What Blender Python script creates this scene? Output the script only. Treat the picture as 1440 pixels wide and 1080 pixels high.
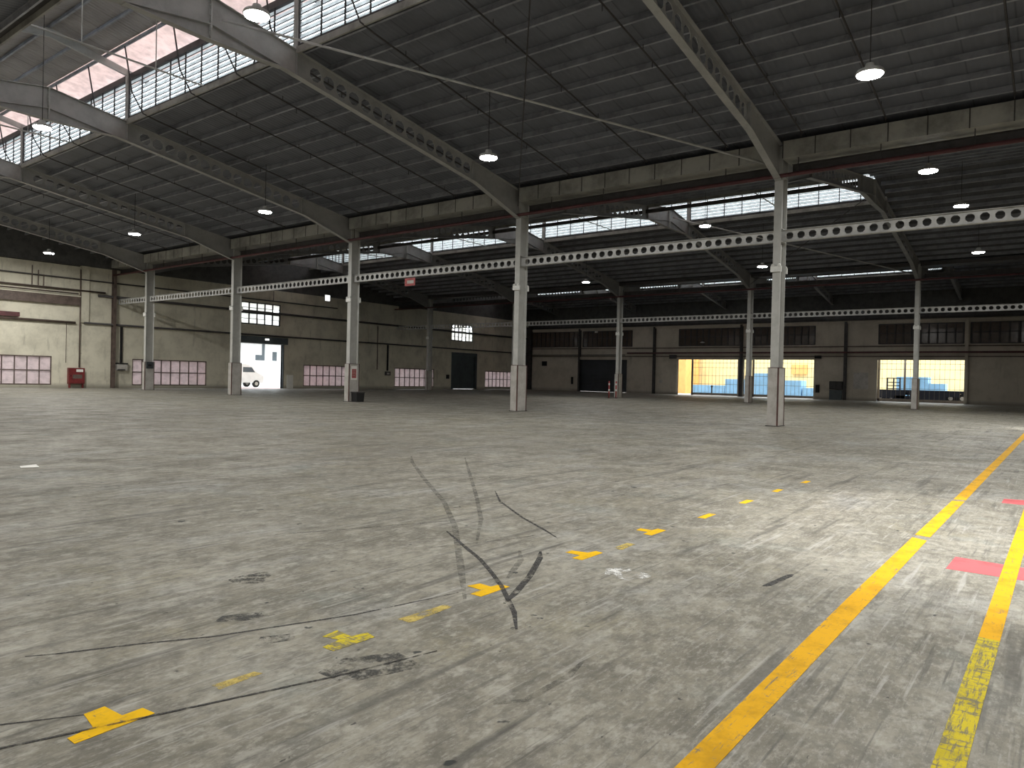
import bpy, math, random
from mathutils import Matrix, Vector
random.seed(7)
for o in list(bpy.data.objects): bpy.data.objects.remove(o)
SC = bpy.context.scene
COL = SC.collection

# ------------------------------------------------------------------ camera
cd = bpy.data.cameras.new('camera'); cam = bpy.data.objects.new('camera', cd); COL.objects.link(cam)
cd.sensor_fit = 'HORIZONTAL'; cd.sensor_width = 36.0; cd.lens = 36.0*1018.1/1440.0
cd.clip_start = .05; cd.clip_end = 600
Rv = Vector((.60888588, -.79292661, .02292102)); Uv = Vector((-.00761082, .02305401, .99970525)); Fv = Vector((.79322132, .60888086, -.00800244))
cam.matrix_world = Matrix(((Rv.x, Uv.x, -Fv.x, 0), (Rv.y, Uv.y, -Fv.y, 0), (Rv.z, Uv.z, -Fv.z, 1.5), (0, 0, 0, 1)))
SC.camera = cam
# ------------------------------------------------------------------ sky, exposure
W = bpy.data.worlds.new('overcast_sky'); SC.world = W; W.use_nodes = True
bg = W.node_tree.nodes['Background']; bg.inputs[0].default_value = (.90, .96, 1.0, 1); bg.inputs[1].default_value = 4.6
SC.view_settings.view_transform = 'Standard'; SC.view_settings.look = 'None'
SC.view_settings.gamma = 1.0; SC.view_settings.use_curve_mapping = False
SC.view_settings.exposure = 0.0
try:
    SC.cycles.use_denoising = True; SC.cycles.denoiser = 'OPENIMAGEDENOISE'
    SC.cycles.max_bounces = 7; SC.cycles.diffuse_bounces = 4; SC.cycles.sample_clamp_indirect = 4.0
    SC.cycles.use_light_tree = True; SC.cycles.caustics_reflective = False; SC.cycles.caustics_refractive = False
except Exception: pass
LAMP_W = 170.0          # power of one high bay lamp
LAMP_E = 60.0           # its glowing diffuser

# ------------------------------------------------------------------ layout (metres)
X1, X2, XW, YW = 26.47, 56.52, 81.36, 59.80      # near column row, far column row, far wall, end wall
ST = [-3.27 + 11.6025*i for i in range(6)]        # frame stations along y
XA = [11.21, 41.60, 71.68]                        # ridge of each roof
YN, XR = -22.0, -4.3                              # walls behind and beside the camera
ZR, K = 12.33, .155                               # rafter top at the ridge, slope
JW = 3.0                                          # half width of the roof monitor
def zt(d): return ZR - K*abs(d)
def zj(d): return 14.62 - .2*abs(d)

# ------------------------------------------------------------------ helpers
class MB:
    def __init__(s): s.v = []; s.f = []
    def add(s, vs, fs):
        b = len(s.v); s.v += [tuple(p) for p in vs]; s.f += [tuple(i+b for i in q) for q in fs]; return s
    def box(s, x0, y0, z0, x1, y1, z1):
        x0, x1 = min(x0, x1), max(x0, x1); y0, y1 = min(y0, y1), max(y0, y1); z0, z1 = min(z0, z1), max(z0, z1)
        return s.add([(x0,y0,z0),(x1,y0,z0),(x1,y1,z0),(x0,y1,z0),(x0,y0,z1),(x1,y0,z1),(x1,y1,z1),(x0,y1,z1)],
              [(0,3,2,1),(4,5,6,7),(0,1,5,4),(1,2,6,5),(2,3,7,6),(3,0,4,7)])
    def bar(s, a, b, w, h, up=(0,0,1)):
        a = Vector(a); b = Vector(b); d = (b-a).normalized(); u = Vector(up)
        if abs(d.dot(u)) > .98: u = Vector((1,0,0))
        r = d.cross(u).normalized(); u = r.cross(d).normalized(); vs = []
        for p in (a, b):
            for i, j in ((-1,-1),(1,-1),(1,1),(-1,1)): vs.append(p + r*(i*w/2) + u*(j*h/2))
        return s.add(vs, [(0,1,2,3),(7,6,5,4),(0,4,5,1),(1,5,6,2),(2,6,7,3),(3,7,4,0)])
    def tube(s, pts, r, n=8):
        pts = [Vector(p) for p in pts]; m = len(pts); vs = []; ref = None
        for i, p in enumerate(pts):
            d = (pts[min(i+1, m-1)] - pts[max(i-1, 0)]).normalized()
            if ref is None: ref = Vector((0,0,1)) if abs(d.z) < .9 else Vector((1,0,0))
            a = d.cross(ref)
            if a.length < 1e-4: ref = Vector((1,0,0)); a = d.cross(ref)
            a.normalize(); b = d.cross(a); ref = -b if False else ref
            for k in range(n):
                t = 2*math.pi*k/n; vs.append(p + a*(r*math.cos(t)) + b*(r*math.sin(t)))
        fs = []
        for i in range(m-1):
            for k in range(n): fs.append((i*n+k, i*n+(k+1)%n, (i+1)*n+(k+1)%n, (i+1)*n+k))
        fs.append(tuple(range(n-1, -1, -1))); fs.append(tuple((m-1)*n+k for k in range(n)))
        return s.add(vs, fs)
    def lathe(s, c, prof, n=16):
        vs = []; fs = []
        for r, z in prof:
            for k in range(n):
                t = 2*math.pi*k/n; vs.append((c[0]+r*math.cos(t), c[1]+r*math.sin(t), c[2]+z))
        for i in range(len(prof)-1):
            for k in range(n): fs.append((i*n+k, i*n+(k+1)%n, (i+1)*n+(k+1)%n, (i+1)*n+k))
        fs.append(tuple(range(n-1, -1, -1))); fs.append(tuple((len(prof)-1)*n+k for k in range(n)))
        return s.add(vs, fs)
    def prism(s, poly, fn, t0, t1):
        n = len(poly)
        vs = [fn(u, v, t0) for u, v in poly] + [fn(u, v, t1) for u, v in poly]
        fs = [tuple(range(n-1, -1, -1)), tuple(range(n, 2*n))] + [(i, (i+1)%n, n+(i+1)%n, n+i) for i in range(n)]
        return s.add(vs, fs)
    def web(s, fn, u0, pitch, n, top, bot, rad, t, sides=8):
        """n cells of a web plate, each with a polygonal hole; fn(u, v, t) maps to space"""
        for c in range(n):
            a = u0 + c*pitch; b = a + pitch; m = (a+b)/2
            zc = (top(m)+bot(m))/2
            out = []; inn = []
            for k in range(sides):
                th = 2*math.pi*k/sides + math.pi/sides
                cx, cz = math.cos(th), math.sin(th)
                inn.append((m+rad*cx, zc+rad*cz))
                q = max(abs(cx), abs(cz)); ux, uz = cx/q, cz/q
                uu = m + ux*pitch/2; ww = top(uu) if uz > .999 else bot(uu) if uz < -.999 else (top(uu)+bot(uu))/2 + uz*(top(uu)-bot(uu))/2
                out.append((uu, ww))
            corners = [(b, top(b)), (a, top(a)), (a, bot(a)), (b, bot(b))]
            vs = []
            for tt in (-t/2, t/2):
                vs += [fn(u, v, tt) for u, v in inn] + [fn(u, v, tt) for u, v in out] + [fn(u, v, tt) for u, v in corners]
            N = 2*sides+4; fs = []
            def cidx(k):   # corner lying between out k and k+1, if any
                th = 2*math.pi*(k+.5)/sides + math.pi/sides
                d = (round(math.degrees(th)) % 360)
                return {45: 0, 135: 1, 225: 2, 315: 3}.get(d)
            for k in range(sides):
                k2 = (k+1) % sides; ci = cidx(k)
                loop = [k, sides+k] + ([2*sides+ci] if ci is not None else []) + [sides+k2, k2]
                fs.append(tuple(loop)); fs.append(tuple(N+i for i in reversed(loop)))
                fs.append((k2, k, N+k, N+k2))
            s.add(vs, fs)
        return s
    def build(s, name, m, parent=None, smooth=False):
        me = bpy.data.meshes.new(name); me.from_pydata(s.v, [], s.f); me.update()
        if smooth:
            for p in me.polygons: p.use_smooth = True
        me.materials.append(m)
        o = bpy.data.objects.new(name, me); COL.objects.link(o)
        if parent: o.parent = parent
        return o
def thing(name, label, cat, loc=(0,0,0), group=None):
    o = bpy.data.objects.new(name, None); COL.objects.link(o); o.location = loc; o.empty_display_size = .1
    return tag(o, label, cat, group)
def tag(o, label, cat, group=None, kind='thing'):
    o['label'] = label; o['category'] = cat; o['kind'] = kind
    if group: o['group'] = group
    return o
def struct(o): o['kind'] = 'structure'; return o
def copy_tree(o, parent=None):
    c = o.copy(); COL.objects.link(c)
    if parent: c.parent = parent
    for ch in list(o.children): copy_tree(ch, c)
    return c
ORD = 'first second third fourth fifth sixth seventh eighth ninth tenth eleventh twelfth thirteenth fourteenth fifteenth sixteenth'.split()

# ------------------------------------------------------------------ materials
def nt(name):
    m = bpy.data.materials.new(name); m.use_nodes = True; t = m.node_tree
    return m, t, t.nodes['Principled BSDF'], t.nodes['Material Output']
def mix(t, f, a, b, mode='MIX'):
    n = t.nodes.new('ShaderNodeMix'); n.data_type = 'RGBA'; n.blend_type = mode
    for s, q in ((n.inputs[0], f), (n.inputs[6], a), (n.inputs[7], b)):
        if hasattr(q, 'is_linked') or hasattr(q, 'links'): t.links.new(q, s)
        elif isinstance(q, (int, float)): s.default_value = q
        else: s.default_value = (*q, 1) if len(q) == 3 else q
    return n.outputs[2]
def noise(t, co, scale, detail=4, rough=.6, sx=(1,1,1), rot=0.0):
    mp = t.nodes.new('ShaderNodeMapping'); t.links.new(co, mp.inputs[0]); mp.inputs['Scale'].default_value = sx; mp.inputs['Rotation'].default_value = (0, 0, rot)
    n = t.nodes.new('ShaderNodeTexNoise'); n.inputs['Scale'].default_value = scale; n.inputs['Detail'].default_value = detail; n.inputs['Roughness'].default_value = rough
    t.links.new(mp.outputs[0], n.inputs['Vector']); return n.outputs['Fac']
def ramp(t, f, lo, hi, a=0., b=1.):
    n = t.nodes.new('ShaderNodeMapRange'); n.inputs[1].default_value = lo; n.inputs[2].default_value = hi; n.inputs[3].default_value = a; n.inputs[4].default_value = b
    n.interpolation_type = 'SMOOTHSTEP'; t.links.new(f, n.inputs[0]); return n.outputs[0]
def coords(t): return t.nodes.new('ShaderNodeTexCoord').outputs['Object']
def paint(name, c, rough=.55, metal=0., var=.25, scale=2.0, dirt=None, stretch=(1,1,1), bump=0.):
    m, t, p, o = nt(name); co = coords(t)
    f = noise(t, co, scale, 5, .65, stretch)
    d = dirt or tuple(x*(1-var*1.6) for x in c)
    cc = mix(t, ramp(t, f, .38, .68), c, d)
    f2 = noise(t, co, scale*7, 3)
    cc = mix(t, ramp(t, f2, .3, .7, 0, .5*var), cc, tuple(min(1, x*1.35) for x in c))
    t.links.new(cc, p.inputs['Base Color']); p.inputs['Roughness'].default_value = rough; p.inputs['Metallic'].default_value = metal
    if bump:
        b = t.nodes.new('ShaderNodeBump'); b.inputs['Strength'].default_value = bump; b.inputs['Distance'].default_value = .02
        t.links.new(f2, b.inputs['Height']); t.links.new(b.outputs[0], p.inputs['Normal'])
    return m
def glow(name, c, s):
    m, t, p, o = nt(name); p.inputs['Base Color'].default_value = (*c, 1); p.inputs['Emission Color'].default_value = (*c, 1); p.inputs['Emission Strength'].default_value = s; return m
def sheet(name, c, trans=.6, rough=.5):
    """light-passing sheet: part diffuse, part translucent"""
    m, t, p, o = nt(name); tr = t.nodes.new('ShaderNodeBsdfTranslucent'); mx = t.nodes.new('ShaderNodeMixShader')
    co = coords(t); cc = mix(t, ramp(t, noise(t, co, 3, 4), .35, .7), c, tuple(x*.8 for x in c))
    t.links.new(cc, p.inputs['Base Color']); t.links.new(cc, tr.inputs['Color']); p.inputs['Roughness'].default_value = rough
    mx.inputs[0].default_value = trans; t.links.new(p.outputs[0], mx.inputs[1]); t.links.new(tr.outputs[0], mx.inputs[2]); t.links.new(mx.outputs[0], o.inputs[0]); return m

def floor_mat():
    m, t, p, o = nt('worn_concrete'); co = coords(t)
    big = noise(t, co, .22, 5, .6); mid = noise(t, co, 1.1, 8, .7); fine = noise(t, co, 9, 6, .7)
    c = mix(t, ramp(t, big, .38, .62), (.235, .217, .172), (.315, .295, .243))
    c = mix(t, ramp(t, mid, .42, .62, 0, .85), c, (.15, .138, .108))
    c = mix(t, ramp(t, noise(t, co, .45, 7, .7, (1, 1.6, 1), .4), .50, .68, 0, .8), c, (.345, .345, .33))
    c = mix(t, ramp(t, noise(t, co, .6, 6, .7), .52, .68, 0, .6), c, (.25, .225, .15))
    c = mix(t, ramp(t, noise(t, co, .8, 6, .7, (1, 1, 1), 1.1), .54, .68, 0, .55), c, (.20, .225, .21))
    c = mix(t, ramp(t, fine, .42, .66, 0, .6), c, (.10, .096, .082))
    c = mix(t, ramp(t, noise(t, co, 2.6, 9, .78, (1, 1.3, 1), -.7), .50, .60, 0, .55), c, (.115, .105, .085))
    c = mix(t, ramp(t, noise(t, co, 7.5, 7, .75, (.6, 1.5, 1), -.8), .50, .60, 0, .5), c, (.13, .12, .098))
    c = mix(t, ramp(t, noise(t, co, 22, 6, .8, (.6, 1.5, 1), -.6), .50, .62, 0, .5), c, (.36, .35, .31))
    c = mix(t, ramp(t, noise(t, co, 4.2, 8, .72, (1, 1.5, 1), -.5), .50, .66, 0, .6), c, (.40, .385, .335))
    # scuffs and tyre smears in several directions
    for rot, sc, sx, lo, a in ((.05, 1.6, (.16, 2.6, 1), .59, .6), (1.5, 1.4, (.18, 2.4, 1), .61, .45), (-.85, 1.7, (.14, 2.8, 1), .575, .6), (-1.0, 3.0, (.16, 2.4, 1), .575, .6), (.7, 1.5, (.15, 3.2, 1), .63, .5), (-.9, 5., (.12, 3.0, 1), .60, .6), (-.7, 9., (.12, 3.0, 1), .59, .55), (.35, 6., (.12, 3.2, 1), .62, .5)):
        c = mix(t, ramp(t, noise(t, co, sc, 6, .62, sx, rot), lo, lo+.11, 0, a), c, (.062, .058, .05))
    for rot, sc, sx, lo, a in ((-.8, 4.5, (.12, 3.0, 1), .59, .55), (-.95, 8., (.14, 3.0, 1), .59, .5), (.15, 5., (.14, 3.0, 1), .62, .4)):
        c = mix(t, ramp(t, noise(t, co, sc, 5, .6, sx, rot), lo, lo+.12, 0, a), c, (.42, .41, .385))
    # oil blotches and small chips
    c = mix(t, ramp(t, noise(t, co, .9, 8, .75), .62, .74, 0, .65), c, (.075, .075, .068))
    c = mix(t, ramp(t, noise(t, co, 5.5, 3, .5), .70, .735), c, (.022, .024, .022))
    # saw-cut joints
    sp = t.nodes.new('ShaderNodeSeparateXYZ'); t.links.new(co, sp.inputs[0])
    c = mix(t, ramp(t, noise(t, co, 13, 3, .55, (.7, 1.4, 1), -.5), .71, .74, 0, .9), c, (.03, .028, .024))
    t.links.new(c, p.inputs['Base Color'])
    rg = ramp(t, mid, .3, .7, .46, .72); t.links.new(rg, p.inputs['Roughness']); p.inputs['Specular IOR Level'].default_value = .3
    b = t.nodes.new('ShaderNodeBump'); b.inputs['Strength'].default_value = .25; b.inputs['Distance'].default_value = .01
    t.links.new(fine, b.inputs['Height']); t.links.new(b.outputs[0], p.inputs['Normal'])
    return m
def wall_mat(name, c, d, stain=.5):
    m, t, p, o = nt(name); co = coords(t)
    cc = mix(t, ramp(t, noise(t, co, .5, 6, .7), .4, .7), c, d)
    cc = mix(t, ramp(t, noise(t, co, 1.2, 6, .7, (2.2, 2.2, .35)), .55, .75, 0, stain), cc, tuple(x*.55 for x in d))
    cc = mix(t, ramp(t, noise(t, co, 2.4, 7, .75), .60, .72, 0, stain), cc, tuple(x*.62 for x in d))
    cc = mix(t, ramp(t, noise(t, co, 3.1, 5, .7), .66, .72, 0, .7*stain), cc, tuple(min(1, x*1.25) for x in c))
    sp = t.nodes.new('ShaderNodeSeparateXYZ'); t.links.new(co, sp.inputs[0])
    cc = mix(t, ramp(t, sp.outputs[2], .45, .05, 0, .55), cc, (.12, .11, .09))          # scuffed dirty foot of the wall
    t.links.new(cc, p.inputs['Base Color']); p.inputs['Roughness'].default_value = .85
    return m
def roof_mat(name, c):
    m, t, p, o = nt(name); co = coords(t)
    cc = mix(t, ramp(t, noise(t, co, .6, 5, .6), .35, .7), c, tuple(x*.75 for x in c))
    w = t.nodes.new('ShaderNodeTexWave'); w.wave_type = 'BANDS'; w.bands_direction = 'Y'; w.inputs['Scale'].default_value = 1.6; w.inputs['Distortion'].default_value = 0
    t.links.new(co, w.inputs['Vector'])
    b = t.nodes.new('ShaderNodeBump'); b.inputs['Strength'].default_value = .5; b.inputs['Distance'].default_value = .03
    t.links.new(w.outputs['Fac'], b.inputs['Height']); t.links.new(b.outputs[0], p.inputs['Normal'])
    sp = t.nodes.new('ShaderNodeSeparateXYZ'); t.links.new(co, sp.inputs[0])
    md = t.nodes.new('ShaderNodeMath'); md.operation = 'PINGPONG'; md.inputs[1].default_value = .62; t.links.new(sp.outputs[1], md.inputs[0])
    cc = mix(t, ramp(t, md.outputs[0], .035, .0, 0, .7), cc, tuple(x*.35 for x in c))    # sheet laps
    t.links.new(cc, p.inputs['Base Color']); p.inputs['Roughness'].default_value = .6
    return m
def road_paint(name, c, wear):
    m, t, p, o = nt(name); co = coords(t)
    cc = mix(t, ramp(t, noise(t, co, 3, 6, .7), .45, .7), c, tuple(x*.72 for x in c))
    for s, sx, lo in ((7, (1, 1, 1), wear), (5, (.3, 2.5, 1), wear+.01), (16, (2, .5, 1), wear), (24, (.25, 2.5, 1), wear-.01)):
        cc = mix(t, ramp(t, noise(t, co, s, 7, .75, sx), lo, lo+.07, 0, .85), cc, (.17, .155, .115))
    t.links.new(cc, p.inputs['Base Color']); p.inputs['Roughness'].default_value = .7; p.inputs['Specular IOR Level'].default_value = .12
    return m
def mark_mat(name, c, cover, soft=.12, mx_=.9):
    """a smear of rubber, dirt, old paint or painted glint lying on the floor, broken up by noise"""
    m, t, p, o = nt(name); co = coords(t); tr = t.nodes.new('ShaderNodeBsdfTransparent'); mx = t.nodes.new('ShaderNodeMixShader')
    f = ramp(t, noise(t, co, 7, 7, .75), cover-soft, cover+soft, 0, mx_)
    p.inputs['Base Color'].default_value = (*c, 1); p.inputs['Roughness'].default_value = .6
    t.links.new(f, mx.inputs[0]); t.links.new(tr.outputs[0], mx.inputs[1]); t.links.new(p.outputs[0], mx.inputs[2]); t.links.new(mx.outputs[0], o.inputs[0])
    return m

M = {}
M['floor'] = floor_mat()
M['end_wall'] = wall_mat('cream_plaster', (.70, .665, .545), (.52, .49, .40), .75)
M['far_wall'] = wall_mat('beige_plaster', (.56, .51, .43), (.44, .40, .33), .4)
M['gable'] = paint('dark_cladding', (.10, .10, .10), .7)
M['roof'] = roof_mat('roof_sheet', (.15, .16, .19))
M['roof_dimmed'] = roof_mat('roof_sheet_dimmed', (.075, .078, .085))  # same sheet darkened, dimness of the far bays put into its colour
M['jack_roof'] = roof_mat('monitor_sheet', (.38, .35, .34))
M['skylight'] = sheet('fibreglass_sheet', (.90, .78, .75), .5)
M['steel'] = paint('grey_steel_paint', (.46, .46, .45), .45, 0, .2, 1.2, (.36, .36, .34))
M['column'] = paint('column_grey_paint', (.50, .50, .48), .4, 0, .2, 1.0, (.40, .40, .38))
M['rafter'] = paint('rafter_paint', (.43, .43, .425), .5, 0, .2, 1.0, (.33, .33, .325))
M['rafter_dimmed'] = paint('rafter_paint_dimmed', (.27, .27, .27), .5, 0, .2, 1.0, (.20, .20, .20))  # rafter paint again, darkened to carry the shade of the far bays
M['girder'] = paint('girder_paint', (.58, .58, .57), .45, 0, .2, 1.5)
M['purlin'] = paint('galvanised_purlin', (.34, .355, .40), .42, .2, .25, 1.5)
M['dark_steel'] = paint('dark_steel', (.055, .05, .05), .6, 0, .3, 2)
M['brown_steel'] = paint('brown_steel', (.13, .095, .08), .6, 0, .3, 2)
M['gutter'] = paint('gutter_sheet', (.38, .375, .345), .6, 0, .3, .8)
M['red_pipe'] = paint('red_pipe_paint', (.105, .03, .034), .55, 0, .3, 2)
M['guard'] = paint('guard_paint', (.50, .48, .455), .5, 0, .25, 2.5, (.38, .36, .33))
M['guard_edge'] = paint('guard_edge_red', (.10, .04, .034), .6, 0, .35, 3)
M['white_case'] = paint('white_plastic', (.78, .78, .75), .5, 0, .1, 4)
M['black'] = paint('black_plastic', (.012, .012, .013), .8, 0, .2, 4)
M['cab_red'] = paint('cabinet_red', (.19, .022, .024), .45, 0, .3, 2.5)
M['sign_red'] = paint('sign_red', (.40, .07, .07), .5, 0, .15, 4)
M['shutter'] = paint('shutter_slate', (.075, .095, .105), .5, 0, .2, 1.0)
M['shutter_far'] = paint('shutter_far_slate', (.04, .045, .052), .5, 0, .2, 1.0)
M['pale_louvre'] = sheet('pale_louvre_sheet', (.74, .66, .66), .5)
M['roof_louvre'] = sheet('white_louvre_blade', (.90, .93, .93), .7)
M['dirty_glass'] = sheet('dirty_glass', (.10, .08, .068), .30, .15)
M['clear_pane'] = sheet('frosted_pane', (.93, .92, .88), .8)
M['yellow'] = road_paint('yellow_line_paint', (.72, .385, .008), .59)
M['yellow_old'] = road_paint('yellow_green_paint', (.60, .48, .02), .53)
M['yellow_mark'] = road_paint('yellow_mark_paint', (.78, .455, .004), .60)
M['red_paint'] = road_paint('red_floor_paint', (.58, .12, .13), .66)
M['rubber'] = mark_mat('rubber_smear', (.03, .028, .026), .47)
M['rubber_faint'] = mark_mat('rubber_faint', (.07, .066, .056), .55, .22, .38)
M['ghost_yellow'] = mark_mat('ghost_yellow', (.55, .42, .10), .50)
M['dirt'] = mark_mat('oil_stain', (.05, .05, .045), .56, .12)
M['joint'] = paint('joint_dark', (.05, .048, .04), .8)
M['paper'] = paint('paper_white', (.85, .84, .80), .7, 0, .05, 5)
M['pave'] = paint('pavement_concrete', (.52, .50, .48), .85, 0, .15, .6)
M['pink_pave'] = paint('pink_kerb_paint', (.72, .38, .38), .8, 0, .2, 1)
M['yellow_bldg'] = paint('yellow_render', (.92, .74, .38), .8, 0, .06, .8)
M['orange'] = paint('orange_paint', (.95, .50, .16), .7, 0, .1, .8)
M['white_bldg'] = paint('white_render', (.80, .81, .82), .8, 0, .08, .8)
M['blue_box'] = paint('blue_container', (.30, .54, .76), .6, 0, .1, 1)
M['gate_steel'] = paint('gate_steel', (.16, .13, .10), .6, 0, .2, 2)
M['glass_dark'] = paint('dark_window', (.08, .10, .12), .15, 0, .1, 2)
M['trailer'] = paint('trailer_navy', (.012, .016, .03), .6, 0, .2, 2)
M['van'] = paint('white_van_paint', (.82, .83, .84), .3, 0, .05, 2)
M['glint'] = mark_mat('worn_patch_glint', (.75, .75, .73), .55, .06)  # worn spot with a lamp's glint put into its pale colour
E_LAMP = glow('lamp_diffuser', (1., 1., .98), LAMP_E)
E_SMALL = glow('emergency_glow', (1., .99, .95), 2.2)

# ------------------------------------------------------------------ shell
fl = MB().box(XR-.3, YN-.3, -.3, XW+.3, YW+.3, 0).build('floor', M['floor']); struct(fl)
pv = MB().box(-80, -80, -.6, 220, 200, -.31)
pv.box(XW+.3, -80, -.31, 220, 200, -.02); pv.box(-80, YW+.3, -.31, XW+.3, 200, -.02)
struct(pv.build('pavement', M['pave']))
def wall(name, plane, pos, thick, a0, a1, z0, z1, holes, m):
    """vertical wall in plane x=pos or y=pos (thickness away from the room) with rectangular openings (a0, a1, z0, z1)"""
    As = sorted({a0, a1, *[h[i] for h in holes for i in (0, 1)]}); Zs = sorted({z0, z1, *[h[i] for h in holes for i in (2, 3)]})
    As = [a for a in As if a0 <= a <= a1]; Zs = [z for z in Zs if z0 <= z <= z1]
    b = MB()
    for i in range(len(As)-1):
        run = None
        for j in range(len(Zs)-1):
            ca, cz = (As[i]+As[i+1])/2, (Zs[j]+Zs[j+1])/2
            solid = not any(h[0] < ca < h[1] and h[2] < cz < h[3] for h in holes)
            if solid:
                if run is None: run = Zs[j]
                if j == len(Zs)-2 or any(h[0] < ca < h[1] and h[2] < (Zs[j+1]+Zs[j+2])/2 < h[3] for h in holes):
                    if plane == 'y': b.box(As[i], pos, run, As[i+1], pos+thick, Zs[j+1])
                    else: b.box(pos, As[i], run, pos+thick, As[i+1], Zs[j+1])
                    run = None
    return struct(b.build(name, m))
LOW = [(3.2, 9.6), (15.45, 21.78), (27.62, 33.95), (44.1, 50.45), (56.28, 62.6), (72.12, 78.4)]      # pale louvred windows of the end wall
UP = [(36.35, 41.32), (65.5, 69.55)]                                                                  # its upper windows
DOORL = [(36.6, 41.66), (66.0, 70.1)]                                                                 # its doorways
wall('wall_left', 'y', YW, .25, XR, XW, 0, 9.3, [(a, b, .3, 2.3) for a, b in LOW] + [(a, b, 5.95, 7.95) for a, b in UP] + [(a, b, 0, 4.17) for a, b in DOORL], M['end_wall'])
struct(MB().box(XR, YW, 9.3, XW, YW+.2, 15.2).build('wall_left_gable', M['gable']))
OPEN = [(29.95, 37.35), (21.65, 29.3), (7.80, 15.5), (-8.5, -1.2)]                                     # openings of the far wall
CLER = [(51.6, 59.1), (43.55, 50.85), (29.75, 37.25), (21.6, 28.9), (7.98, 15.42), (-.2, 7.45), (-8.5, -1.0)]
wall('wall_right', 'x', XW, .25, YN, YW, 0, 8.5, [(a, b, 0, 4.22) for a, b in OPEN] + [(a, b, 5.83, 7.85) for a, b in CLER] + [(44.2, 51.45, 0, 4.15)], M['far_wall'])
struct(MB().box(XW, YN, 8.5, XW+.2, YW, 11.1).build('wall_right_upper', M['gable']))
struct(MB().box(XR-.25, YN, 0, XR, YW, 10.4).build('wall_rear', M['far_wall']))
struct(MB().box(XR, YN-.25, 0, XW, YN, 15.2).build('wall_near', M['far_wall']))

# roof sheets: each slope is one ceiling piece
def slope(name, xa, d0, d1, zf, off, th, m, y0=YN, y1=YW):
    s = 1 if d1 > d0 else 1
    b = MB()
    pts = [(d0, zf(d0)+off), (d1, zf(d1)+off), (d1, zf(d1)+off+th), (d0, zf(d0)+off+th)]
    b.prism(pts, lambda u, v, t: (xa+u, t, v), y0, y1)
    return struct(b.build(name, m))
MONY = [YN, ST[1], ST[1]]                        # where each roof monitor begins
for bi, xa in enumerate(XA):
    rm = M['roof'] if bi == 0 else M['roof_dimmed']
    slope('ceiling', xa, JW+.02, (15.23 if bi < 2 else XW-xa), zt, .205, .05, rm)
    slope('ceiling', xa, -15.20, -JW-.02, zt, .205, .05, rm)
    for sg in (1, -1):
        slope('ceiling', xa, 0, sg*2.0, zj, .15, .03, M['jack_roof'], MONY[bi])
        slope('ceiling', xa, sg*2.0, sg*3.9, zj, .15, .02, M['skylight'], MONY[bi])
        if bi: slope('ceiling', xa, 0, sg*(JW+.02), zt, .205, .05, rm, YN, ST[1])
    if bi:
        g = [(-JW, zt(JW)+.2), (0, zt(0)+.2), (JW, zt(JW)+.2), (JW, zj(JW)+.1), (0, zj(0)+.1), (-JW, zj(JW)+.1)]
        struct(MB().prism(g, lambda u, v, t: (xa+u, t, v), ST[1]-.16, ST[1]-.12).build('trim_%d' % (40+bi), M['gable']))

# ------------------------------------------------------------------ portal frames
ROOF = ['near roof', 'middle roof', 'far roof']
COLN = ['line just past the right picture edge', 'nearest column', 'column before the corner', 'red-notice column', 'bright-doorway column', 'navy-panel column']
def rafter_mesh(sg, dmax):
    b = MB()
    fn = lambda u, v, t: (sg*u, t, v)
    top = lambda u: zt(u)-.012
    def bot(u): return zt(u) - .80 - (.45*max(0, min(1, (u-11.9)/3.0)))
    u0 = 3.45; pitch = .545; n = 15; u1 = u0+n*pitch
    if dmax < u1+1: n = int((dmax-1-u0)/pitch); u1 = u0+n*pitch
    b.prism([(0.02, bot(0.02)), (u0, bot(u0)), (u0, top(u0)), (0.02, top(0.02))], fn, -.008, .008)
    b.web(fn, u0, pitch, n, top, bot, .235, .016)
    seq = [u1] + [q for q in (11.9,) if u1 < q < dmax] + [dmax]
    for a, c in zip(seq, seq[1:]): b.prism([(a, bot(a)), (c, bot(c)), (c, top(c)), (a, top(a))], fn, -.008, .008)
    b.prism([(0.02, zt(.02)), (dmax, zt(dmax)), (dmax, zt(dmax)-.022), (0.02, zt(.02)-.022)], fn, -.12, .12)
    seq = [0.02] + [q for q in (11.9,) if q < dmax] + [dmax]
    for a, c in zip(seq, seq[1:]): b.prism([(a, bot(a)), (c, bot(c)), (c, bot(c)-.022), (a, bot(a)-.022)], fn, -.12, .12)
    for u in (2.95, u1+.05):                       # web stiffeners
        if u < dmax: b.box(sg*u-.008, -.11, bot(u), sg*u+.008, .11, top(u))
    return b
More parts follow.
